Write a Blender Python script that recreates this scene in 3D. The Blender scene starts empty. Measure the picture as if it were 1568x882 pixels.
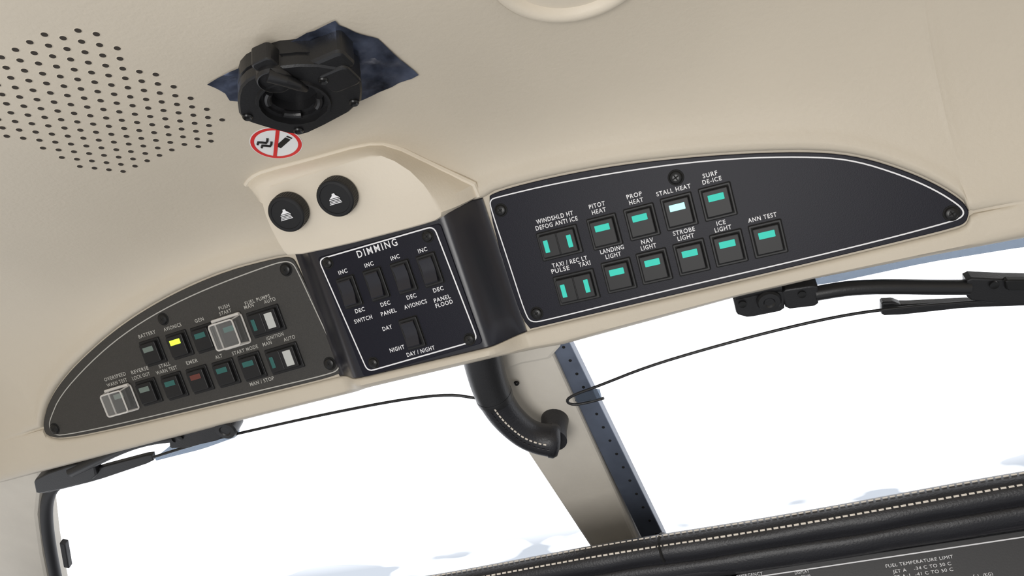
import bpy, math, random
from mathutils import Vector, Matrix, noise
from mathutils.bvhtree import BVHTree
random.seed(4)
scene=bpy.context.scene
try:
    scene.view_settings.view_transform='Standard'
    scene.view_settings.look='None'
except Exception as e: print(e)

# ---------------------------------------------------------------- camera
LENS=28.0; FW,FH=1568.0,882.6; F=FW*LENS/36.0
yaw,pitch,roll=math.radians(20),math.radians(22),math.radians(8.5)
C=Vector((0.25,0,1.15))
RM=(Matrix.Rotation(yaw,3,'Z')@Matrix.Rotation(math.pi/2+pitch,3,'X')@Matrix.Rotation(-roll,3,'Z'))
cd=bpy.data.cameras.new('camera'); cam=bpy.data.objects.new('camera',cd)
scene.collection.objects.link(cam); cam.matrix_world=Matrix.Translation(C)@RM.to_4x4()
cd.lens=LENS; cd.sensor_width=36; cd.clip_start=0.01; cd.clip_end=500
scene.camera=cam
def ray(px,py): return RM@Vector(((px-FW/2)/F,(FH/2-py)/F,-1.0))
def proj(P):
    q=RM.transposed()@(P-C); return Vector((FW/2+F*q.x/-q.z, FH/2-F*q.y/-q.z))
def hit(px,py,P0,n):
    d=ray(px,py); t=(P0-C).dot(n)/d.dot(n); return C+d*t

# ---------------------------------------------------------------- frames measured in the cockpit
X=Vector((1,0,0)); V=Vector((0,0.5,-0.8660254)); N=Vector((0,-0.8660254,-0.5))
uR=Vector((1,0,-0.06)).normalized()
nR=uR.cross(V).normalized()
if nR.dot(N)<0: nR=-nR
R0=C+ray(1040,350)*0.52
XM=hit(772,400,R0,nR)
L0=XM.copy()
H0=0.024
class Fr:
    def __init__(s,o,u,w,n): s.o=o;s.u=u.normalized();s.w=w.normalized();s.n=n.normalized()
    def p(s,a,b,c=0): return s.o+s.u*a+s.w*b+s.n*c
    def ab(s,P): d=P-s.o; return (d.dot(s.u),d.dot(s.w))
    def px(s,x,y,off=0): return hit(x,y,s.o+s.n*off,s.n)
    def at(s,P): return Fr(P,s.u,s.w,s.n)
FL=Fr(L0,X,-V,N); FC=Fr(L0+N*H0,X,-V,N)
wR=nR.cross(uR).normalized()
if wR.dot(-V)<0: wR=-wR
FR=Fr(R0,uR,wR,nR)

# ---------------------------------------------------------------- materials
def mat(name,col,rough=.5,metal=0,spec=.5,bump=0,bscale=200,var=0,emit=None,es=0,coat=0,vscale=6):
    m=bpy.data.materials.new(name); m.use_nodes=True; nt=m.node_tree; b=nt.nodes['Principled BSDF']
    b.inputs['Base Color'].default_value=(*col,1); b.inputs['Roughness'].default_value=rough
    b.inputs['Metallic'].default_value=metal; b.inputs['Specular IOR Level'].default_value=spec
    b.inputs['Coat Weight'].default_value=coat
    tc=nt.nodes.new('ShaderNodeTexCoord')
    if bump:
        t=nt.nodes.new('ShaderNodeTexNoise'); t.inputs['Scale'].default_value=bscale; t.inputs['Detail'].default_value=3
        nt.links.new(tc.outputs['Object'],t.inputs['Vector'])
        bp=nt.nodes.new('ShaderNodeBump'); bp.inputs['Strength'].default_value=bump; bp.inputs['Distance'].default_value=.001
        nt.links.new(t.outputs['Fac'],bp.inputs['Height']); nt.links.new(bp.outputs[0],b.inputs['Normal'])
    if var:
        t2=nt.nodes.new('ShaderNodeTexNoise'); t2.inputs['Scale'].default_value=vscale; t2.inputs['Detail'].default_value=6
        nt.links.new(tc.outputs['Object'],t2.inputs['Vector'])
        r=nt.nodes.new('ShaderNodeValToRGB')
        r.color_ramp.elements[0].position=.3; r.color_ramp.elements[1].position=.7
        r.color_ramp.elements[0].color=(*[c*(1-var) for c in col],1); r.color_ramp.elements[1].color=(*[min(1,c*(1+var)) for c in col],1)
        nt.links.new(t2.outputs['Fac'],r.inputs[0]); nt.links.new(r.outputs[0],b.inputs['Base Color'])
    if emit:
        b.inputs['Emission Color'].default_value=(*emit,1); b.inputs['Emission Strength'].default_value=es
    return m
def glassmat(name,tint,mixf,gcol=(1,1,1),rough=.05):
    m=bpy.data.materials.new(name); m.use_nodes=True; nt=m.node_tree; nt.nodes.clear()
    o=nt.nodes.new('ShaderNodeOutputMaterial'); t=nt.nodes.new('ShaderNodeBsdfTransparent'); t.inputs[0].default_value=(*tint,1)
    g=nt.nodes.new('ShaderNodeBsdfPrincipled'); g.inputs['Base Color'].default_value=(*gcol,1); g.inputs['Roughness'].default_value=rough
    mx=nt.nodes.new('ShaderNodeMixShader'); mx.inputs[0].default_value=mixf
    nt.links.new(t.outputs[0],mx.inputs[1]); nt.links.new(g.outputs[0],mx.inputs[2]); nt.links.new(mx.outputs[0],o.inputs[0]); return m
M_beige=mat('beige_liner',(.575,.515,.42),.5,bump=.2,bscale=350,var=.05,spec=.4)
M_hous=mat('beige_housing',(.68,.61,.50),.5,bump=.15,bscale=400,var=.03)
M_trim=mat('window_trim_beige',(.62,.58,.51),.6,bump=.2,bscale=300,var=.08,vscale=14)
M_panR=mat('panel_black',(.006,.006,.013),.42,bump=.06,bscale=1400,spec=.22)
M_panL=mat('panel_black_sheen',(.036,.034,.031),.5,bump=.10,bscale=1400,spec=.5,var=.15,vscale=900)  # same black panel; its reflected sheen is painted in as a lighter base colour
M_mod=mat('module_black',(.014,.014,.020),.30,spec=.5,bump=.03,bscale=600)
M_blk=mat('button_black',(.010,.010,.011),.45,spec=.35)
M_gap=mat('gap_black',(.003,.003,.003),.8)
M_scr=mat('screw_black',(.02,.02,.02),.3,metal=.5)
M_white=mat('legend_white',(.82,.82,.84),.6)
M_grey=mat('legend_grey',(.42,.41,.38),.6)
M_teal=mat('lens_teal',(.03,.34,.28),.5,spec=.2,emit=(.05,.68,.53),es=.48)
M_cyan=mat('lens_bright',(.4,.8,.78),.4,emit=(.42,.95,.92),es=.5)
M_tealD=mat('lens_dim_teal',(.02,.11,.10),.35)
M_greyD=mat('lens_dim_grey',(.14,.18,.16),.35)
M_yel=mat('lens_lit_green',(.6,.9,.05),.4,emit=(.68,1,.06),es=.8)
M_red=mat('lens_dim_red',(.12,.03,.022),.35)
M_wlens=mat('lens_white',(.50,.51,.49),.3)
M_clear=glassmat('clear_guard',(.95,.95,.95),.12,(.9,.9,.88),.08)
M_clearE=glassmat('clear_guard_edge',(1,1,1),.6,(.85,.82,.78),.1)
M_plast=mat('bracket_black',(.012,.012,.013),.38,bump=.1,bscale=800)
M_leath=mat('leather_black',(.012,.012,.015),.42,bump=.25,bscale=700)
M_leath2=mat('leather_pad',(.016,.015,.018),.5,bump=.3,bscale=600)
M_st=mat('stitch_cream',(.72,.66,.58),.7)
M_blue=mat('post_strip_navy',(.13,.155,.21),.4,metal=.3,var=.3,vscale=20)
M_hole=mat('hole_dark',(.035,.028,.022),.9)
M_signw=mat('sign_white',(.8,.8,.8),.4); M_signr=mat('sign_red',(.65,.03,.03),.4); M_signb=mat('sign_black',(.01,.01,.01),.4)
M_rub=mat('rubber_seal',(.015,.015,.017),.6)
M_glass=glassmat('windshield_glass',(1,1,1),.03)
M_vis=glassmat('visor_tint',(.40,.44,.49),.15,(.3,.35,.42))
M_inst=mat('instrument_panel_grey',(.030,.030,.032),.5,bump=.05,bscale=900)
M_foil=mat('foil_tape',(.17,.20,.29),.28,metal=.9,bump=.5,bscale=90,var=.85,vscale=45)

# ---------------------------------------------------------------- mesh builder
def chaikin(p,it=2,closed=True):
    p=[tuple(q) for q in p]
    for _ in range(it):
        o=[];n=len(p)
        for i in range(n if closed else n-1):
            a=p[i];b=p[(i+1)%n]
            o.append(tuple(a[k]*.75+b[k]*.25 for k in range(len(a)))); o.append(tuple(a[k]*.25+b[k]*.75 for k in range(len(a))))
        if not closed: o=[p[0]]+o+[p[-1]]
        p=o
    return p
def area(l): return .5*sum(l[i][0]*l[(i+1)%len(l)][1]-l[(i+1)%len(l)][0]*l[i][1] for i in range(len(l)))
def ccw(l): return l if area(l)>0 else l[::-1]
def inset(l,d):
    n=len(l);o=[]
    for i in range(n):
        a=Vector(l[i-1][:2]);b=Vector(l[i][:2]);c=Vector(l[(i+1)%n][:2])
        e=(b-a);f=(c-b)
        if e.length<1e-9: e=f
        if f.length<1e-9: f=e
        e=e.normalized();f=f.normalized()
        n1=Vector((-e.y,e.x));n2=Vector((-f.y,f.x));m=(n1+n2)
        if m.length<1e-6: m=n1
        m.normalize(); k=d/max(.5,m.dot(n1)); o.append((b.x+m.x*k,b.y+m.y*k))
    return o
def rrect(w,h,r,seg=4,cx=0,cy=0):
    o=[]
    for sx,sy,a0 in ((1,1,0),(-1,1,90),(-1,-1,180),(1,-1,270)):
        for k in range(seg+1):
            a=math.radians(a0+90*k/seg)
            o.append((cx+sx*(w/2-r)+r*math.cos(a),cy+sy*(h/2-r)+r*math.sin(a)))
    return o
class MB:
    def __init__(s): s.v=[];s.f=[];s.m=[];s.mats=[]
    def mi(s,m):
        if m not in s.mats: s.mats.append(m)
        return s.mats.index(m)
    def add(s,vs,fs,m):
        o=len(s.v); s.v+=[Vector(q) for q in vs]; i=s.mi(m)
        for f in fs: s.f.append([o+k for k in f]); s.m.append(i)
    def loft(s,rings,m,cap0=False,cap1=True,closed=True):
        n=len(rings[0]);vs=[p for r in rings for p in r];fs=[]
        for j in range(len(rings)-1):
            for i in range(n if closed else n-1):
                k=(i+1)%n; fs.append((j*n+i,j*n+k,(j+1)*n+k,(j+1)*n+i))
        if cap1: fs.append([(len(rings)-1)*n+i for i in range(n)])
        if cap0: fs.append([i for i in range(n)][::-1])
        s.add(vs,fs,m)
    def slab(s,fr,loop,z0,z1,bev,m,cap0=False):
        loop=ccw(loop); ins=inset(loop,bev); mid=inset(loop,bev*.3)
        s.loft([[fr.p(a,b,z0) for a,b in loop],[fr.p(a,b,z1-bev) for a,b in loop],[fr.p(a,b,z1-bev*.3) for a,b in mid],[fr.p(a,b,z1) for a,b in ins]],m,cap0)
    def ribbon(s,fr,loop,w,z,m):
        loop=ccw(loop);a=inset(loop,-w/2);b=inset(loop,w/2)
        s.loft([[fr.p(x,y,z) for x,y in a],[fr.p(x,y,z) for x,y in b]],m,cap1=False)
    def rev(s,fr,prof,m,seg=32,cap=True):
        s.loft([[fr.p(r*math.cos(2*math.pi*i/seg),r*math.sin(2*math.pi*i/seg),z) for i in range(seg)] for r,z in prof],m,cap1=cap)
    def tube(s,pts,r,m,seg=12,flat=1.0,up=None):
        pts=[Vector(p) for p in pts];n=len(pts);rs=r if isinstance(r,(list,tuple)) else [r]*n; rings=[]
        ref=Vector(up) if up is not None else Vector((.13,.37,.91))
        for i,p in enumerate(pts):
            t=(pts[min(i+1,n-1)]-pts[max(i-1,0)]).normalized()
            a=t.cross(ref).normalized();b=a.cross(t).normalized()
            rings.append([p+(a*math.cos(2*math.pi*k/seg)+b*flat*math.sin(2*math.pi*k/seg))*rs[i] for k in range(seg)])
        s.loft(rings,m,cap0=True,cap1=True)
    def obj(s,name,parent=None,ang=21):
        me=bpy.data.meshes.new(name); c=sum(s.v,Vector())/len(s.v)
        me.from_pydata([v-c for v in s.v],[],s.f); 
        for m in s.mats: me.materials.append(m)
        me.polygons.foreach_set('material_index',s.m); me.polygons.foreach_set('use_smooth',[True]*len(me.polygons))
        me.validate(); me.update()
        try: me.set_sharp_from_angle(angle=math.radians(ang))
        except Exception as e: print(e)
        o=bpy.data.objects.new(name,me); scene.collection.objects.link(o); o.location=c
        if parent: o.parent=parent; o.matrix_parent_inverse=Matrix.Translation(-parent.location)
        return o
def empty(name,loc):
    e=bpy.data.objects.new(name,None); e.location=loc; e.empty_display_size=.02; scene.collection.objects.link(e); return e
_tc={}
def textmesh(s,bold,sp):
    k=(s,bold,sp)
    if k in _tc: return _tc[k]
    cu=bpy.data.curves.new('t','FONT'); cu.body=s; cu.size=1; cu.offset=bold; cu.resolution_u=3; cu.space_character=sp
    o=bpy.data.objects.new('t',cu); scene.collection.objects.link(o)
    dg=bpy.context.evaluated_depsgraph_get(); me=bpy.data.meshes.new_from_object(o.evaluated_get(dg))
    vs=[(v.co.x,v.co.y) for v in me.vertices]; fs=[tuple(p.vertices) for p in me.polygons]
    bpy.data.objects.remove(o); bpy.data.curves.remove(cu); bpy.data.meshes.remove(me)
    _tc[k]=(vs,fs); return _tc[k]
def text(mb,fr,s,px,py,wpx,cap,m,z=.0003,bold=.016,off=0,sp=1.16):
    P=fr.px(px,py,off); vs,fs=textmesh(s,bold,sp)
    xs=[a for a,b in vs]; cx=(min(xs)+max(xs))/2; w=max(xs)-min(xs)
    mu=.001/(proj(P+fr.u*.001)-proj(P)).length; mv=.001/(proj(P+fr.w*.001)-proj(P)).length
    sx=wpx*mu/w; sy=cap*mv/.73; f=fr.at(P)
    mb.add([f.p((a-cx)*sx,(b-.365)*sy,z) for a,b in vs],fs,m)
def screw(mb,fr,px,py,r=.0038,z=0):
    f=fr.at(fr.px(px,py,z)); 
    mb.rev(f,[(r*1.25,0),(r*1.2,.0003),(r,.0004)],M_gap,24)
    mb.rev(f,[(r,0.0002),(r,.0008),(r*.85,.0016),(r*.5,.0021),(r*.45,.0021)],M_scr,24,True)
    for a in (.4,.4+math.pi/2):
        c,s=math.cos(a),math.sin(a); L=r*.5;W=r*.1
        mb.add([f.p(c*x-s*y,s*x+c*y,.00215) for x,y in ((-L,-W),(L,-W),(L,W),(-L,W))],[(0,1,2,3)],M_gap)

# ---------------------------------------------------------------- outlines of the overhead panels
outL_top=[(68,655),(69,640),(76,615),(92,588),(120,555),(170,510),(220,475),(280,442),(350,413),(420,395),(447,391)]
outL_bot=[(68,655),(74,668),(100,672),(180,656),(300,628),(440,595),(528,573)]
outR_top=[(742,304),(762,291),(850,269),(950,251),(1050,240),(1150,233),(1250,231),(1320,239),(1390,261),(1440,284),(1475,307),(1484,322),(1484,328)]
outR_bot=[(802,507),(830,500),(1000,460),(1200,413),(1350,377),(1465,349),(1480,341),(1484,328)]
winL=[(-60,752),(0,738),(60,722),(200,686),(330,652),(450,622),(555,596)]
winR=[(860,526),(1000,488),(1130,452),(1250,424),(1400,394),(1568,362),(1700,340)]
kz=-0.06
def zbase(x): return L0.z+(kz*(x-L0.x) if x>L0.x else 0)
ybase=L0.y
def PT(x,v,h=0): 
    n=N if x<=L0.x else nR
    return Vector((x,ybase,zbase(x)))+V*v+n*h
def xv(P): return (P.x,(P.y-ybase)/V.y)
def curve(ptsL,ptsR):
    c=[xv(FL.px(*p)) for p in ptsL]+[xv(FR.px(*p)) for p in ptsR]
    return sorted(c)
def interp(c,x):
    if x<=c[0][0]: return c[0][1]
    if x>=c[-1][0]: return c[-1][1]
    for i in range(len(c)-1):
        if c[i][0]<=x<=c[i+1][0]:
            d=c[i+1][0]-c[i][0]
            return c[i][1] if d<1e-9 else c[i][1]+(c[i+1][1]-c[i][1])*(x-c[i][0])/d
cT=curve(chaikin(outL_top,1,False),chaikin(outR_top,1,False)); cB=curve(chaikin(outL_bot,1,False),chaikin(outR_bot,1,False)); cW=curve(winL,winR)
xl0=FL.px(487,480).x; xl1=FC.px(520,485).x; xr1=FC.px(712,432).x; xr0=L0.x
def sm(t): t=max(0,min(1,t)); return t*t*(3-2*t)
def hb(x):
    if x<xl0 or x>xr0: return 0
    if x<xl1: return H0*sm((x-xl0)/(xl1-xl0))
    if x>xr1: return H0*sm((xr0-x)/(xr0-xr1))
    return H0
ZC=C.z+.306
def zc(x): 
    a=max(0,abs(x)-.30); return ZC-.12*x*x-5.0*a*a*a
def vsm(x):
    ws=[math.exp(-(k/6)**2*1.5) for k in range(-12,13)]
    return sum(w*interp(cT,x+k*.0045) for w,k in zip(ws,range(-12,13)))/sum(ws)
xs=sorted(set([-.75,-.7,-.65,-.6,-.55,-.5,-.46,-.43]+[round(-.41+.004*i,4) for i in range(206)]+[.43,.46,.5,.55,.6,.65,.7,.75]+[xl0,xl1,xr1,xr0]+[cT[0][0]+d for d in(-.004,-.002,0,.0005,.0015,.003)]+[cT[-1][0]-d for d in(-.004,-.002,0,.0005,.0015,.003)]))
def bez(a,b,c,d,t): return a*(1-t)**3+b*3*t*(1-t)**2+c*3*t*t*(1-t)+d*t**3
rows=[]
for x in xs:
    vt=interp(cT,x); vb=interp(cB,x); vw=max(interp(cW,x),vb+.008); h=hb(x); out=0
    if x<cT[0][0] or x>cT[-1][0]:
        vt=vb=(vt+vb)/2; out=sm(max(cT[0][0]-x,x-cT[-1][0])/.03)
    L=lambda a: a*(1-out)+.0045*out
    col=[]
    S=PT(x,vt-.012,.0045); z=zc(x)
    Q=PT(x,vsm(x)-.012,.0045)
    P1=S+Vector((0,-.013,.0225))*(.35+.65*sm((z-Q.z)/.05))
    up=[bez(S,P1,Vector((x,Q.y-.045,z)),Vector((x,Q.y-.125,z)),k/16) for k in range(17)]
    far=[Vector((x,Q.y-.125-(Q.y-.125+.75)*k/6,z)) for k in range(1,7)]
    col+= far[::-1]+up[::-1]
    col+=[PT(x,vt-.007,L(.0056)),PT(x,vt-.003,L(.005)),PT(x,vt-.0012,L(.003)),PT(x,vt-.0008,L(0))]
    for k in range(1,4): col.append(PT(x,vt+(vb-vt)*k/4,L(h)))
    col+=[PT(x,vb+.0008,L(h)),PT(x,vb+.0012,L(h+.002)),PT(x,vb+.003,L(h+.003)),PT(x,vb+.006,L(h+.003))]
    vw2=vw-.005*h/H0
    col+=[PT(x,vb+.006+(vw2-vb-.006)*k/4,L(h*(1-.2*k/4)+.003)) for k in range(1,4)]
    E=PT(x,vw2,h*.8)
    col+=[PT(x,vw2-.0015,h*.8+.0025),E+N*.0005,E+Vector((0,.006,.001)),E+Vector((0,.03,.016)),E+Vector((0,.06,.036)),E+Vector((0,.075,.06))]
    rows.append(col)
mb=MB(); n=len(rows[0])
mb.add([p for r in rows for p in r],[(i*n+j,i*n+j+1,(i+1)*n+j+1,(i+1)*n+j) for i in range(len(rows)-1) for j in range(n-1)],M_beige)
bvh=BVHTree.FromPolygons(mb.v,mb.f)
ceil=mb.obj('ceiling',ang=50)
def onceil(px,py):
    d=ray(px,py).normalized(); r=bvh.ray_cast(C,d)
    if r[0] is None: return C+d*.5, Vector((0,0,-1))
    nn=r[1]; 
    if nn.dot(d)>0: nn=-nn
    return r[0],nn
def ceilframe(px,py):
    P,nn=onceil(px,py); u=(X-nn*X.dot(nn)).normalized(); w=nn.cross(u)
    return Fr(P,u,w,nn)

# ---------------------------------------------------------------- switch panels
def outline(fr,pts,it=1): return ccw([fr.ab(fr.px(*p)) for p in chaikin(pts,it)])
def bezel(mb,f,w,h,m=M_blk):
    mb.slab(f,rrect(w+.0008,h+.0008,.001),0,.0004,.0001,M_gap)
    mb.slab(f,rrect(w,h,.0009),0,.0012,.0004,m)
    mb.slab(f,rrect(w*.88,h*.88,.0005),.0011,.00125,.00002,M_gap)
def button(mb,fr,px,py,lens,w=.0200,h=.0212,k=.0045):
    f=fr.at(fr.px(px,py,.002)); bezel(mb,f,w,h)
    mb.slab(f,rrect(w*.80,h*.80,.0008),.001,k,.0006,M_blk)
    mb.slab(f,rrect(w*.50,h*.20,.0003,2,0,h*.16),k-.0001,k+.0004,.0001,lens)
def dbl(mb,fr,px,py,l1,l2,w=.0290,h=.0205,k=.0045,big=False):
    f=fr.at(fr.px(px,py,.002)); bezel(mb,f,w,h)
    mb.slab(f,rrect(w*.87,h*.80,.0008),.001,k-.0004,.0006,M_blk)
    for sx,l in ((-1,l1),(1,l2)):
        c=sx*w*.218
        mb.slab(f,rrect(w*.425,h*.79,.0008,4,c,0),.001,k,.0005,M_blk)
        if big and sx==1: mb.slab(f,rrect(w*.24,h*.60,.0003,2,c,0),k-.0001,k+.0004,.0001,l)
        else: mb.slab(f,rrect(w*.11,h*.44,.0003,2,c+sx*w*.07,0),k-.0001,k+.0004,.0001,l)
def rocker(mb,fr,px,py,w=.0143,h=.0222):
    f=fr.at(fr.px(px,py,.002))
    mb.slab(f,rrect(w+.001,h+.001,.001),0,.0003,.0001,M_gap)
    mb.slab(f,rrect(w,h,.001),0,.0018,.0006,M_blk)
    mb.slab(f,rrect(w*.84,h*.88,.0006),.0017,.0019,.00003,M_gap)
    prof=[(-.40,.0022),(-.40,.0052),(-.36,.0058),(-.1,.0036),(.1,.0030),(.36,.0040),(.40,.0036),(.40,.0022)]
    mb.loft([[f.p(-w*.34,a*h,z) for a,z in prof],[f.p(w*.34,a*h,z) for a,z in prof]],M_mod,cap0=True)

# right panel
e=empty('switch_panel',FR.px(1100,350))
mb=MB(); full=outR_top[:-1]+outR_bot[::-1]
mb.slab(FR,inset(outline(FR,full,2),.0006),0,.002,.0005,M_panR); mb.obj('plate',e)
mb=MB()
lineR=[(765,301),(850,281),(950,263),(1050,249),(1150,241),(1250,240),(1310,246),(1380,268),(1430,290),(1465,312),(1475,323),(1472,332),(1455,339),(1350,367),(1200,403),(1000,449),(835,490),(815,493),(806,481),(780,400),(754,322),(751,306)]
mb.ribbon(FR,outline(FR,lineR,2),.00085,.00215,M_white)
for s,px,py,w,c in [("WINDSHLD HT",849,333,58,7),("DEFOG ANTI ICE",852,342,66,7),("PITOT",914,314,25,7),("HEAT",917,323,22,7),("PROP",971,299,24,7),("HEAT",974,308,22,7),("STALL HEAT",1031,291,54,7),("SURF",1087,267,23,7),("DE-ICE",1090,276,30,7),
  ("TAXI / REC LT",872,401,55,7),("PULSE",858,413,28,7),("TAXI",895,404,18,7),("LANDING",937,382,37,7),("LIGHT",939,391,24,7),("NAV",991,369,19,7),("LIGHT",993,378,24,7),("STROBE",1047,354,34,7),("LIGHT",1050,363,26,7),("ICE",1104,341,14,7),("LIGHT",1107,350,26,7),("ANN TEST",1167,333,45,7)]:
    text(mb,FR,s,px,py,w,c,M_white,z=.0001,off=.0021)
mb.obj('legends',e)
mb=MB()
dbl(mb,FR,857,372,M_teal,M_teal,h=.0195); dbl(mb,FR,883,440,M_teal,M_teal)
for px,py,l in [(926,355,M_teal),(983,340,M_teal),(1040,324,M_cyan),(1099,309,M_teal),(948,422,M_teal),(1002,408,M_teal),(1059,394,M_teal),(1116,380,M_teal),(1176,366,M_teal)]: button(mb,FR,px,py,l)
mb.obj('buttons',e)
mb=MB()
for p in [(767,322),(822,480),(1457,327)]: screw(mb,FR,*p,z=.002)
screw(mb,FR,1035,272,r=.0042,z=.002)
mb.obj('screws',e)

# left panel
e=empty('switch_panel',FL.px(300,540))
mb=MB(); full=outL_top+[(458,405),(527,562)]+outL_bot[::-1][:-1]
mb.slab(FL,inset(outline(FL,full,2),.0006),0,.002,.0005,M_panL); mb.obj('plate',e)
mb=MB()
lineL=[(80,640),(95,605),(140,555),(190,512),(250,474),(320,441),(400,411),(437,399),(450,402),(457,413),(490,485),(520,548),(522,564),(507,572),(400,597),(200,645),(100,666),(84,664),(78,652)]
mb.ribbon(FL,outline(FL,lineL,2),.0009,.00215,M_grey)
for s,px,py,w in [("BATTERY",225,512,27),("AVIONICS",264,501,28),("GEN",305,490,14),("PUSH",343,470,17),("START",345,478,19),("FUEL PUMPS",394,459,40),("MAN",381,469,15),("AUTO",413,460,18),
  ("OVERSPEED",176,577,34),("WARN TEST",179,586,32),("REVERSE",214,567,27),("LOCK OUT",216,576,28),("STALL",252,559,18),("WARN TEST",255,567,33),("EMER",294,554,18),("ALT",335,546,11),("START MODE",375,536,41),("MAN / STOP",401,584,38),("IGNITION",421,515,27),("MAN",409,526,14),("AUTO",443,518,18)]:
    text(mb,FL,s,px,py,w,5.8,M_grey,z=.0001,off=.0021)
mb.obj('legends',e)
mb=MB()
bs=dict(w=.0205,h=.0212)
for px,py,l in [(235,539,M_greyD),(276,528,M_yel),(314,518,M_tealD),(358,508,M_tealD),(190,610,M_greyD),(229,600,M_greyD),(268,591,M_tealD),(307,581,M_red),(347,571,M_tealD),(387,561,M_tealD)]: button(mb,FL,px,py,l,**bs)
dbl(mb,FL,408,492,M_tealD,M_wlens,big=True,w=.030); dbl(mb,FL,436,549,M_tealD,M_wlens,big=True,w=.030)
mb.obj('buttons',e)
mb=MB()
for px,py,w,h in [(357,508,.0265,.024),(190,612,.0255,.022)]:
    f=FL.at(FL.px(px,py,.002))
    A=rrect(w,h,.002); B=rrect(w*.86,h*.86,.002)
    mb.loft([[f.p(a,b,.0008) for a,b in A],[f.p(a,b,.011) for a,b in B],[f.p(a*.95,b*.95,.0125) for a,b in B]],M_clear)
    for L,z in ((A,.001),(B,.0115)):
        pts=[f.p(a,b,z) for a,b in L]; mb.tube(pts+[pts[0]],.0007,M_clearE,6)
    for sx,sy in((1,1),(1,-1),(-1,1),(-1,-1)): mb.tube([f.p(sx*w*.48,sy*h*.48,.001),f.p(sx*w*.41,sy*h*.41,.0115)],.0006,M_clearE,6)
    mb.tube([f.p(-w*.5,h*.52,.003),f.p(w*.5,h*.52,.003)],.0013,M_clearE,8)
mb.obj('switch_guards',e)
mb=MB()
for p in [(438,413),(250,489),(505,557),(84,657)]: screw(mb,FL,*p,z=.002,r=.0043)
mb.obj('screws',e)

# centre module
e=empty('dimming_panel',FC.px(610,455))
mb=MB()
xsx=[xl0+(xr0-xl0)*i/60 for i in range(61)]
g=[]
for x in xsx:
    a=interp(cT,x)-.001; b=interp(cB,x)+.0008
    h=hb(x)
    g.append([PT(x,a,-.002),PT(x,a,h+.0008),PT(x,a+.001,h+.0018)]+[PT(x,a+(b-a)*k/6,h+.0018) for k in range(1,6)]+[PT(x,b-.001,h+.0018),PT(x,b,h+.0008),PT(x,b,-.002)])
k=len(g[0])
mb.add([p for r in g for p in r],[(i*k+j,i*k+j+1,(i+1)*k+j+1,(i+1)*k+j) for i in range(60) for j in range(k-1)],M_mod)
mb.obj('housing',e,ang=35)
mb=MB(); q=[(489,394),(676,341),(741,524),(560,576)]
def rq(pts,fr,r):
    pts=[Vector(fr.ab(fr.px(*p))) for p in pts]; o=[]
    for i in range(4):
        a,b,c=pts[i-1],pts[i],pts[(i+1)%4]; p=b+(a-b).normalized()*r; s=b+(c-b).normalized()*r
        for t in range(6):
            t/=5; w=p*(1-t)**2+b*2*t*(1-t)+s*t*t; o.append((w.x,w.y))
    return ccw(o)
mb.slab(FC,rq(q,FC,.003),.001,.0034,.0005,M_panR); mb.obj('plate',e)
FC2=Fr(FC.o+FC.n*.0014,FC.u,FC.w,FC.n)
mb=MB(); mb.ribbon(FC2,rq([(490,397),(666,346),(733,520),(565,568)],FC2,.005),.00095,.00215,M_white)
text(mb,FC2,"DIMMING",577,380,64,11.5,M_white,z=.0001,off=.0021,sp=1.32,bold=.012)
for s,px,py,w in [("INC",525,416,14),("INC",565,405,14),("INC",605,394,14),("INC",647,383,14),("DEC",551,475,15),("DEC",590,465,15),("DEC",630,454,15),("DEC",671,443,16),("SWITCH",556,489,28),("PANEL",595,478,24),("AVIONICS",636,466,36),("PANEL",677,457,26),("FLOOD",680,465,27),("DAY",593,502,15),("NIGHT",608,534,23),("DAY / NIGHT",644,538,44)]:
    text(mb,FC2,s,px,py,w,6.6,M_white,z=.0001,off=.0021)
mb.obj('legends',e)
mb=MB()
for p in [(536,447),(577,435),(619,424),(659,413),(632,510)]: rocker(mb,FC2,*p)
mb.obj('rocker_switches',e)
mb=MB()
for p in [(502,403),(655,362),(719,520),(572,556)]: screw(mb,FC2,*p,z=.002,r=.0036)
mb.obj('screws',e)

# ---------------------------------------------------------------- knob housing on the ceiling
Fo=FC.px(600,356,.006); nF=Vector((0,-.67,-.74)).normalized(); FF=Fr(Fo,X,nF.cross(X),nF)
if FF.w.z<0: FF.w=-FF.w
bl=[(375,287),(385,272),(405,262),(480,243),(557,222),(597,222),(670,257),(744,291)]
tp=[(399,302),(404,289),(417,283),(485,262),(560,238),(592,239),(640,270),(676,322),(674,335),(640,346),(590,359),(520,377),(443,393),(432,382),(410,340)]
top=[FF.px(*p) for p in tp]; base=[onceil(*p)[0]-onceil(*p)[1]*.001 for p in bl]
for i in range(8,15): base.append(top[i]-N*.03)
def cl3(l,it=1): return [Vector(p) for p in chaikin([tuple(q) for q in l],it)]
top=cl3(top);base=cl3(base)
cen=sum(top,Vector())/len(top)
rings=[]
for t in (0,.12,.3,.5,.7,.85,.95,1.0):
    rings.append([b.lerp(a,t)+nF*(.0025*math.sin(math.pi*t)) for a,b in zip(top,base)])
rings.append([a.lerp(cen,.03)+nF*.0006 for a in top])
mb=MB(); mb.loft(rings,M_hous)
mb.tube([p+Vector((0,0,-.0005)) for p in base[:15]],.0024,M_hous,8)
mb.obj('knob_housing',ang=30)
ca=math.cos(.16)
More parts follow.
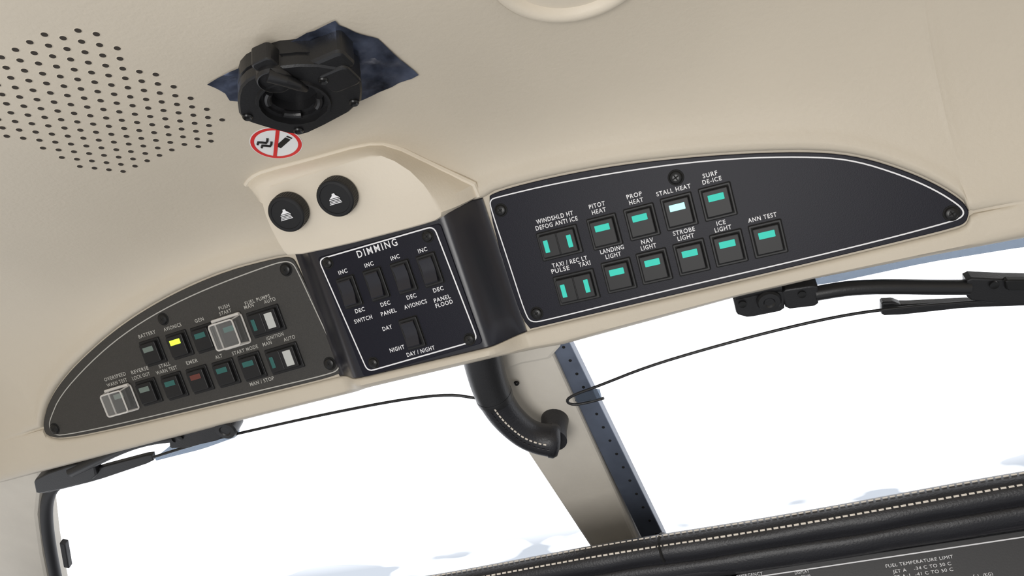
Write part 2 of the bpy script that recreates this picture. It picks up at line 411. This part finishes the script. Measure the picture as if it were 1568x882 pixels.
def knob(px,py):
    f=FF.at(FF.px(px,py,.0005)); wv=nF.cross(X); wv=wv if wv.z>0 else -wv; f=Fr(f.o,X,wv,nF)
    e=empty('dimmer_knob',f.o); mb=MB(); r=.0132
    mb.rev(f,[(r*.95,-.001),(r*.95,.001),(r,.0012),(r,.0088),(r*.985,.0098),(r*.93,.0104),(r*.80,.0106),(r*.78,.0102)],M_blk,48)
    for i in range(48):
        a=2*math.pi*i/48; c,s=math.cos(a),math.sin(a)
        mb.tube([f.p(c*r,s*r,.002),f.p(c*r,s*r,.0085)],.00025,M_blk,5)
    mb.obj('body',e); mb=MB(); z=.0108
    def q(l): mb.add([f.p((a*ca+b*.18)*r,(-a*.05+b*.9)*r,z) for a,b in l],[tuple(range(len(l)))],M_white)
    q([(-.07,.34),(.07,.34),(.10,.22),(.28,.07),(-.28,.07),(-.10,.22)])
    q([(-.30,.03),(.30,.03),(.31,-.02),(-.31,-.02)]); 
    for (a,b) in [(.29,-.09),(.32,-.17),(.35,-.25)]: q([(-a,b+.022),(a,b+.022),(a+.02,b-.022),(-a-.02,b-.022)])
    mb.obj('lamp_icon',e)
knob(447,320); knob(521,296)

# ---------------------------------------------------------------- speaker grille
poly=[(-45,95),(0,78),(95,42),(155,52),(215,100),(285,140),(348,182),(332,214),(250,245),(185,266),(130,266),(80,236),(20,214),(-45,200)]
def inside(x,y,p):
    c=False
    for i in range(len(p)):
        x1,y1=p[i];x2,y2=p[i-1]
        if (y1>y)!=(y2>y) and x<(x2-x1)*(y-y1)/(y2-y1)+x1: c=not c
    return c
mb=MB()
for i in range(-60,60):
    for j in range(-60,60):
        x=-.10+i*.0104+(j%2)*.0052; y=.27+j*.0066
        h=bvh.ray_cast(Vector((x,y,1.2)),Vector((0,0,1)))
        if h[0] is None: continue
        P=h[0]; q=RM.transposed()@(P-C)
        if q.z>-.05: continue
        s=proj(P)
        if not inside(s.x,s.y,poly): continue
        nn=h[1]; nn=-nn if nn.z>0 else nn
        u=(X-nn*X.dot(nn)).normalized(); f=Fr(P,u,nn.cross(u),nn); r=.0017
        mb.rev(f,[(r*1.3,.00003),(r*1.05,.00018),(r,.0001)],M_beige,16,False)
        mb.rev(f,[(r*1.02,.00012),(r*.9,.0001)],M_hole,16)
mb.obj('speaker_grille')

# no smoking sign
f=ceilframe(423,219); rs=39/F*(f.o-C).dot(RM@Vector((0,0,-1)))*1.0
e=empty('no_smoking_sign',f.o); mb=MB()
mb.rev(f,[(rs,0),(rs,.0004)],M_signw,48)
mb.rev(f,[(rs*.97,.00055),(rs*.83,.00055)],M_signr,48,False)
def quad(f,l,z,m): mb.add([f.p(a*rs,b*rs,z) for a,b in l],[tuple(range(len(l)))],m)
def rq2(a0,b0,a1,b1): 
    c,s=math.cos(.35),math.sin(.35); return [(c*a-s*b,s*a+c*b) for a,b in ((a0,b0),(a1,b0),(a1,b1),(a0,b1))]
quad(f,rq2(-.15,-.30,.55,-.06),.0006,M_signb)
quad(f,rq2(.60,-.30,.68,-.06),.0006,M_signb)
for yy in (.10,.34):
    mb.tube([f.p((-.62+.11*k)*rs,(yy+.10*math.sin(k*1.5))*rs,.0006) for k in range(6)],.0009,M_signb,5)
c,s=math.cos(math.radians(48)),math.sin(math.radians(48))
quad(f,[(c*a-s*b,s*a+c*b) for a,b in((-.88,-.07),(.88,-.07),(.88,.07),(-.88,.07))],.0008,M_signr)
mb.obj('disc',e)

# ceiling light bezel
f=ceilframe(876,6); f=Fr(f.o+Vector((.010,-.033,0)),f.u,f.w,f.n)
mb=MB(); R=.043
mb.rev(f,[(R*1.06,-.001),(R*1.05,.002),(R*1.0,.0042),(R*.93,.0045),(R*.88,.003),(R*.84,-.0),(R*.5,.0006),(R*.1,.001)],M_hous,64)
mb.obj('ceiling_light_bezel',ang=60)

# ---------------------------------------------------------------- foil tape + bracket
fo=[(317,127),(350,109),(415,76),(470,48),(513,29),(519,36),(543,47),(578,57),(612,88),(641,112),(600,130),(560,149),(500,175),(430,170),(375,155),(352,150),(345,140)]
cen=(480,100); rings=[]
K=12
mb=MB()
d=[]
for i in range(len(fo)):
    a=fo[i];b=fo[(i+1)%len(fo)]; d+= [(a[0]+(b[0]-a[0])*k/4,a[1]+(b[1]-a[1])*k/4) for k in range(4)]
for t in range(K+1):
    s=1-t/K*.97; ring=[]
    for p in d:
        P,nn=onceil(cen[0]+(p[0]-cen[0])*s,cen[1]+(p[1]-cen[1])*s)
        ring.append(P+nn*(.0010+.0010*abs(noise.noise(P*60))+.0009*noise.noise(P*150)))
    rings.append(ring)
mb.loft(rings,M_foil); mb.obj('foil_tape_patch',ang=12)

P0,_=onceil(478,100)
HB=.018
FB=Fr(Vector((P0.x,P0.y,P0.z-HB)),X,Vector((0,-1,0)),Vector((0,0,-1)))
def bpx(x,y,off=0): return FB.ab(FB.px(x,y,off))
face=[(363,152),(367,182),(392,192),(455,209),(478,203),(553,163),(555,132),(549,118),(505,101),(440,100),(400,112),(370,128)]
loop=ccw([bpx(*p) for p in chaikin(face,1)])
e=empty('camera_mount_bracket',FB.o); mb=MB()
cc=bpx(450,157)
a0=[math.atan2(b-cc[1],a-cc[0]) for a,b in loop]
mu=.001/(proj(FB.o+X*.001)-proj(FB.o)).length
rc=47*mu
def circ(r,z): return [FB.p(cc[0]+r*math.cos(t),cc[1]+r*math.sin(t),z) for t in a0]
rings=[[FB.p(a,b,-.03) for a,b in loop],[FB.p(a,b,-.0090) for a,b in loop],[FB.p(a,b,-.0087) for a,b in inset(loop,.0012)],[FB.p(a,b,-.007) for a,b in inset(loop,.0012)],[FB.p(a,b,-.0067) for a,b in loop],[FB.p(a,b,-.001) for a,b in loop],[FB.p(a,b,0) for a,b in inset(loop,.0012)],
 circ(rc*1.10,0),circ(rc*1.08,.0018),circ(rc,.0018),circ(rc,-.002),circ(rc*.86,-.002),circ(rc*.86,-.004),circ(rc*.70,-.004),circ(rc*.70,-.010),circ(rc*.3,-.010)]
mb.loft(rings,M_plast)
for k in range(4):
    a=k*math.pi/2+.5
    pts=[FB.p(cc[0]+rc*.76*math.cos(a+t),cc[1]+rc*.76*math.sin(a+t),-.002) for t in [i*.12 for i in range(7)]]
    mb.tube(pts,.0024,M_plast,10)
mb.obj('ring_body',e,ang=30)
mb=MB()
c2=bpx(420,120); f2=Fr(FB.p(c2[0],c2[1],0),FB.u,FB.w,FB.n)
mb.rev(f2,[(.0095,-.012),(.0100,-.008),(.0100,.001),(.0092,.003),(.0086,.0032),(.0082,.001),(.004,.001)],M_plast,32)
c3=bpx(408,106); f3=Fr(FB.p(c3[0],c3[1],-.004),FB.u,FB.w,FB.n)
mb.slab(f3,rrect(.013,.012,.003),-.008,.003,.001,M_plast)
c4=bpx(500,108); f4=Fr(FB.p(c4[0],c4[1],0),FB.u,FB.w,FB.n)
mb.slab(f4,rrect(.030,.016,.004),-.0165,-.001,.0025,M_plast)
c5=bpx(520,122); f5=Fr(FB.p(c5[0],c5[1],0),FB.u,FB.w,FB.n)
mb.slab(f5,rrect(.020,.018,.004),-.014,.0008,.0015,M_plast)
mb.tube([FB.p(*bpx(410,108),.003),FB.p(*bpx(436,114),.004),FB.p(*bpx(456,124),.003),FB.p(*bpx(468,134),.001)],[.004,.0035,.003,.002],M_plast,18)
mb.obj('locking_lever',e)
mb=MB()
for p in [(379,178),(457,199),(542,156),(495,122)]:
    c=bpx(*p); f=Fr(FB.p(c[0],c[1],0),FB.u,FB.w,FB.n); mb.rev(f,[(.0030,-.001),(.0030,.0010),(.0024,.0018),(.0012,.0010)],M_scr,20)
mb.obj('screws',e)

# ---------------------------------------------------------------- windshield plane, post, windows
sW=Vector((0,.805,-.593)).normalized(); nW=Vector((0,-.593,-.805)).normalized()
W0=Vector((0,.56,C.z+.187)); FWd=Fr(W0,X,-sW,nW)
def wl(pts,it=0,off=0):
    return [FWd.ab(FWd.px(p[0],p[1],off)) for p in (chaikin(pts,it) if it else pts)]
e=empty('windshield_post',FWd.px(870,680)); mb=MB()
FP=Fr(FWd.o+nW*.012,X,-sW,nW)
pp=[(742,500),(832,495),(838,525),(975,825),(1012,905),(940,905),(903,838),(805,690),(768,610)]
mb.slab(FP,[FP.ab(FP.px(*p)) for p in pp],-.03,0,.003,M_trim)
mb.slab(FP,[FP.ab(FP.px(*p)) for p in [(735,500),(855,495),(858,530),(842,548),(800,556),(762,570),(740,560)]],-.02,.003,.003,M_trim)
mb.obj('post_cover',e)
mb=MB(); FS=Fr(FWd.o+nW*.006,X,-sW,nW)
st=[(828,495),(858,495),(872,525),(1018,824),(1056,905),(1018,905),(982,824),(836,520)]
mb.slab(FS,[FS.ab(FS.px(*p)) for p in st],-.010,0,.001,M_blue); 
for i in range(15):
    t=i/14; px=866+(1008-866)*t; py=532+(818-532)*t
    f=FS.at(FS.px(px-3,py)); mb.rev(f,[(.0013,0),(.0011,.0005),(.0006,.0007)],M_gap,12)
mb.obj('metal_strip',e)
mb=MB(); screw(mb,FP,791,587,r=.0018,z=.003); mb.obj('post_screw',e)
def pane(name,pts):
    mb=MB(); loop=ccw(wl(pts)); mb.slab(FWd,loop,-.004,-.001,.0005,M_glass,True); mb.obj(name)
pane('window_1',[(40,700),(560,560),(775,520),(925,850),(60,890)])
pane('window_2',[(872,510),(1150,400),(1700,290),(1700,730),(1025,850)])

# left pillar, seal
e=empty('windshield_pillar',FWd.px(20,820)); mb=MB()
FQ=Fr(FWd.o+nW*.02,X,-sW,nW)
mb.slab(FQ,[FQ.ab(FQ.px(*p)) for p in [(-160,700),(64,690),(62,752),(58,790),(66,850),(80,920),(-160,920)]],-.03,0,.004,M_trim); mb.obj('pillar_cover',e)
mb=MB()
mb.tube([FQ.px(*p,off=-.004) for p in chaikin([(90,738),(74,756),(70,790),(78,850),(96,930)],2,False)],.0058,M_rub,20)
f=FQ.at(FQ.px(100,850)); f=Fr(f.o,(FQ.px(108,880)-FQ.px(98,822)).cross(nW),(FQ.px(98,822)-FQ.px(108,880)),nW)
mb.slab(f,rrect(.006,.042,.001),-.004,.002,.001,M_rub)
mb.obj('rubber_seal',e)

# ---------------------------------------------------------------- sun visors
FV=Fr(FWd.o+nW*.030,X,-sW,nW)
def vp(l,it=0,off=0): return [FV.px(p[0],p[1],off) for p in (chaikin(l,it,False) if it else l)]
def blk(mb,pts,t=.008,m=M_plast,off=0):
    ff=Fr(FV.o+FV.n*off,FV.u,FV.w,FV.n)
    pts2=[]
    for i in range(len(pts)):
        a=pts[i-1];b=pts[i];c=pts[(i+1)%len(pts)]
        pts2+=[(b[0]+(a[0]-b[0])*.12,b[1]+(a[1]-b[1])*.12),(b[0]+(c[0]-b[0])*.12,b[1]+(c[1]-b[1])*.12)]
    mb.slab(ff,[ff.ab(ff.px(*p)) for p in pts2],-t,t*.4,min(.0012,t*.3),m,True)
e=empty('sun_visor',FV.px(1250,460)); mb=MB()
blk(mb,[(1121,452),(1127,478),(1145,483),(1200,472),(1202,444),(1168,437)])
f=FV.at(FV.px(1177,459,.003)); mb.rev(f,[(.0080,-.012),(.0080,.002),(.007,.0038),(.004,.004),(.003,.003)],M_plast,28)
blk(mb,[(1196,440),(1202,470),(1252,464),(1252,435),(1243,433)],.009)
for p in [(1137,466),(1228,451)]: 
    f=FV.at(FV.px(*p,off=.004)); mb.rev(f,[(.0026,0),(.0026,.0008),(.0012,.001)],M_scr,20)
mb.tube(vp([(1125,450),(1160,442),(1196,436)]),.0045,M_plast,20)
mb.obj('pivot',e)
mb=MB(); mb.tube(vp([(1248,450),(1300,441),(1360,439),(1420,440),(1484,440)],2),.0050,M_plast,20); mb.obj('arm',e)
mb=MB()
blk(mb,[(1478,423),(1480,457),(1530,462),(1660,462),(1660,428),(1545,426)],.006)
blk(mb,[(1349,462),(1349,482),(1380,481),(1480,470),(1660,464),(1660,456),(1480,461),(1380,466),(1368,461)],.004,off=-.004)
f=FV.at(FV.px(1522,436,.003)); mb.rev(f,[(.0028,0),(.0028,.0012),(.001,.0014)],M_scr,20)
blk(mb,[(1538,428),(1540,444),(1575,444),(1575,428)],.003,M_scr,off=.004)
mb.obj('clamp',e)
mb=MB(); rim=vp([(1660,452),(1480,463),(1360,473),(1280,485),(1180,508),(1080,535),(990,562),(915,592),(878,605),(866,614),(876,621),(900,617),(925,610)],2); mb.tube(rim,.0011,M_plast,10)
mb.obj('visor_rim',e,ang=60)
mb=MB()
blk(mb,[(884,603),(880,616),(922,613),(918,596)],.001,M_vis)
blk(mb,[(1165,440),(1260,405),(1420,360),(1660,320),(1660,372),(1568,378),(1420,402),(1262,436)],.001,M_vis,off=-.012)
mb.obj('tinted_shade',e)

e=empty('sun_visor',FV.px(250,680)); mb=MB()
blk(mb,[(261,660),(262,684),(290,682),(342,670),(348,643),(300,652)],.008)
f=FV.at(FV.px(347,656,.002)); mb.rev(f,[(.0095,-.012),(.0095,.002),(.0085,.0038),(.005,.004),(.004,.003)],M_plast,28)
mb.tube(vp([(314,646),(335,640),(356,644)]),.0045,M_plast,20)
f=FV.at(FV.px(276,671,.004)); mb.rev(f,[(.0026,0),(.0026,.0008),(.0012,.001)],M_scr,20)
mb.obj('pivot',e)
mb=MB(); mb.tube(vp([(268,668),(230,672),(190,684),(140,708),(110,722)],2),.0054,M_plast,20); mb.obj('arm',e)
mb=MB()
blk(mb,[(54,733),(58,754),(100,746),(150,729),(146,704),(110,710),(75,722)],.007)
blk(mb,[(60,748),(66,756),(150,735),(236,706),(234,694),(150,716)],.003,off=-.004)
mb.obj('clamp',e)
mb=MB(); mb.tube(vp([(236,700),(300,680),(365,664),(500,634),(620,611),(690,604),(728,610)],2),.0012,M_plast,10); mb.obj('visor_rim',e,ang=60)
mb=MB(); blk(mb,[(230,708),(290,660),(366,645),(366,668),(310,688)],.001,M_vis,off=-.012); mb.obj('tinted_shade',e)

# ---------------------------------------------------------------- grab handle
FG=Fr(FWd.o+nW*.036,X,-sW,nW); e=empty('grab_handle',FG.px(790,640))
path=[(736,530),(741,560),(752,598),(770,632),(798,660),(822,672),(846,675)]
pth=[FG.px(p[0],p[1]) for p in chaikin(path,3,False)]; n=len(pth)
k=min(range(n),key=lambda i:abs(proj(pth[i]).y-614))
mb=MB(); mb.tube(pth[:k],[.0150-.0010*i/k for i in range(k)],M_plast,32)
mb.tube([pth[k-2],pth[k-1],pth[k]],[.0143,.0143,.0138],M_plast,32); mb.obj('cuff',e)
mb=MB(); q=pth[k-1:]; m_=len(q); rr=[.0136-.0014*math.sin(math.pi*i/(m_-1)) for i in range(m_)]
mb.tube(q,rr,M_leath,32)
end=q[-1]; d=(q[-1]-q[-2]).normalized()
mb.tube([end-d*.002,end+d*.002,end+d*.005,end+d*.0065],[.0137,.0137,.0115,.005],M_leath,32)
mb.tube([end,end-nW*.012,end-nW*.030],[.0115,.0105,.0115],M_leath,24)
mb.obj('leather_grip',e,ang=60)
mb=MB()
for ang,rad,mt in ((.30,.00065,M_st),(.62,.00045,M_leath2)):
    L=[]
    for i in range(m_-1):
        t=(q[i+1]-q[i]).normalized(); vd=(C-q[i]).normalized(); vd=(vd-t*vd.dot(t)).normalized(); s=t.cross(vd).normalized()
        if s.z>0: s=-s
        L.append(q[i]+(vd*math.cos(ang)+s*math.sin(ang))*(rr[i]+.0003))
    D=[0]
    for i in range(len(L)-1): D.append(D[-1]+(L[i+1]-L[i]).length)
    def at(dd):
        for i in range(len(L)-1):
            if dd<=D[i+1]: return L[i].lerp(L[i+1],(dd-D[i])/max(1e-9,D[i+1]-D[i]))
        return L[-1]
    c=0
    while c<D[-1]-.003:
        mb.tube([at(c),at(c+.0022)],rad,mt,6); c+=.0038
mb.obj('stitching',e)

# ---------------------------------------------------------------- glareshield and instrument panel
gy,gz=.600,C.z+.038
e=empty('glareshield',Vector((.2,gy,gz)))
prof=[(.30,-.03),(.16,-.012),(.06,-.002),(.03,.0005),(.018,.001),(.008,-.0005),(.002,-.005),(0,-.010),(.001,-.016),(.006,-.019),(.010,-.020),(.009,-.022),(.010,-.027),(.016,-.0325),(.024,-.034),(.06,-.036)]
mb=MB(); g=[]
xsx=[-.6+.01*i for i in range(131)]
for x in xsx: g.append([Vector((x,gy+a+(.0008*noise.noise(Vector((x*30,b*80,1)))),gz+b+.0006*math.sin(x*23)+.0010*noise.noise(Vector((x*25,b*60,5)))*(1 if b<-.012 else 0))) for a,b in chaikin(prof,1,False)])
k=len(g[0]); mb.add([p for r in g for p in r],[(i*k+j,i*k+j+1,(i+1)*k+j+1,(i+1)*k+j) for i in range(len(g)-1) for j in range(k-1)],M_leath)
mb.obj('padded_roll',e,ang=60)
mb=MB()
x=-.6
while x<.68:
    zz=.0006*math.sin(x*23)
    for a,b,rd in ((.0060,-.0012,.0005),(.0006,-.0085,.0007)):
        mb.tube([Vector((x,gy+a,gz+b+zz)),Vector((x+.0032,gy+a,gz+b+zz))],rd,M_st,6)
    x+=.0046
xs0=hit(1012,850,Vector((0,gy,0)),Vector((0,1,0))).x
mb.obj('stitching',e)
mb=MB(); mb.tube([Vector((xs0,gy+a,gz+b+.0002)) for a,b in chaikin(prof[3:10],1,False)],.0012,M_gap,6); mb.obj('seam',e)
mb=MB(); mb.tube([Vector((x,gy+.019+.003*math.sin((x-.1)*4),gz-.0255)) for x in [-.6+.05*i for i in range(27)]],.0078,M_leath2,20); mb.obj('lower_pad',e)

yI=gy+.030; FI=Fr(Vector((.3,yI,C.z-.2)),X,Vector((0,0,1)),Vector((0,-1,0)))
e=empty('instrument_panel',FI.o); mb=MB()
mb.slab(FI,[(-.9,-.95),(.5,-.95),(.5,.203),(-.9,.203)],-.01,0,.002,M_inst); mb.obj('panel_face',e)
mb=MB()
a1=FI.ab(FI.px(1127,877)); a2=FI.ab(FI.px(1560,837))
zt=(a1[1]+a2[1])/2
mb.slab(FI,rrect(.5,.16,.006,5,a1[0]+.25-.003,zt-.08+.004),0,.002,.0006,M_inst)
mb.ribbon(FI,rrect(.494,.154,.005,5,a1[0]+.25-.003,zt-.077),.0008,.0022,M_white)
for s,px,py,w in [("FUEL TEMPERATURE LIMIT",1407,860,104),("JET A    -34 C TO 50 C",1411,869.5,90),("JET A-1  -41 C TO 50 C",1412,878.5,94),("EMERGENCY",1148,881,40),("DISPLAY",1228,876,22),("BACKUP",1230,884,22),("5 1  (KG)",1505,881,30)]:
    text(mb,FI,s,px,py,w,5.4,M_white,z=.0002,off=.0022,bold=.0,sp=1.1)
mb.obj('placards',e)

# ---------------------------------------------------------------- light
w=bpy.data.worlds.new('world'); scene.world=w; w.use_nodes=True; nt=w.node_tree; bg=nt.nodes['Background']
nn_=nt.nodes.new; lk=nt.links.new
tc=nn_('ShaderNodeTexCoord'); sp=nn_('ShaderNodeSeparateXYZ'); lk(tc.outputs['Generated'],sp.inputs[0])
mr=nn_('ShaderNodeMapRange'); mr.inputs[1].default_value=-.1; mr.inputs[2].default_value=.35; lk(sp.outputs['Y'],mr.inputs[0])
mx=nn_('ShaderNodeMix'); mx.data_type='RGBA'; lk(mr.outputs[0],mx.inputs['Factor'])
mx.inputs['A'].default_value=(.36,.35,.345,1); mx.inputs['B'].default_value=(2.05,2.08,2.15,1)
# pale far-off airfield haze just above the horizon
hz=nn_('ShaderNodeMapRange'); hz.inputs[1].default_value=.115; hz.inputs[2].default_value=.07; lk(sp.outputs['Z'],hz.inputs[0])
mp=nn_('ShaderNodeMapping'); mp.inputs['Scale'].default_value=(9,9,38); lk(tc.outputs['Generated'],mp.inputs['Vector'])
no=nn_('ShaderNodeTexNoise'); no.inputs['Scale'].default_value=1; no.inputs['Detail'].default_value=2; lk(mp.outputs[0],no.inputs['Vector'])
nr=nn_('ShaderNodeMapRange'); nr.inputs[1].default_value=.52; nr.inputs[2].default_value=.60; lk(no.outputs['Fac'],nr.inputs[0])
mu_=nn_('ShaderNodeMath'); mu_.operation='MULTIPLY'; lk(hz.outputs[0],mu_.inputs[0]); lk(nr.outputs[0],mu_.inputs[1])
m2=nn_('ShaderNodeMix'); m2.data_type='RGBA'; lk(mu_.outputs[0],m2.inputs['Factor']); lk(mx.outputs['Result'],m2.inputs['A']); m2.inputs['B'].default_value=(.70,.76,.85,1)
lk(m2.outputs['Result'],bg.inputs[0]); bg.inputs[1].default_value=1
def alight(name,loc,target,size,power,col=(1,1,1)):
    l=bpy.data.lights.new(name,'AREA'); l.size=size; l.energy=power; l.color=col
    o=bpy.data.objects.new(name,l); o.location=loc; o.rotation_euler=(Vector(target)-Vector(loc)).to_track_quat('-Z','Y').to_euler(); scene.collection.objects.link(o)
alight('added_fill_light',(.1,-.55,.75),(.15,.42,1.4),.5,7,(1,.98,.95))  # added fill light, out of view, aimed up to brighten the ceiling
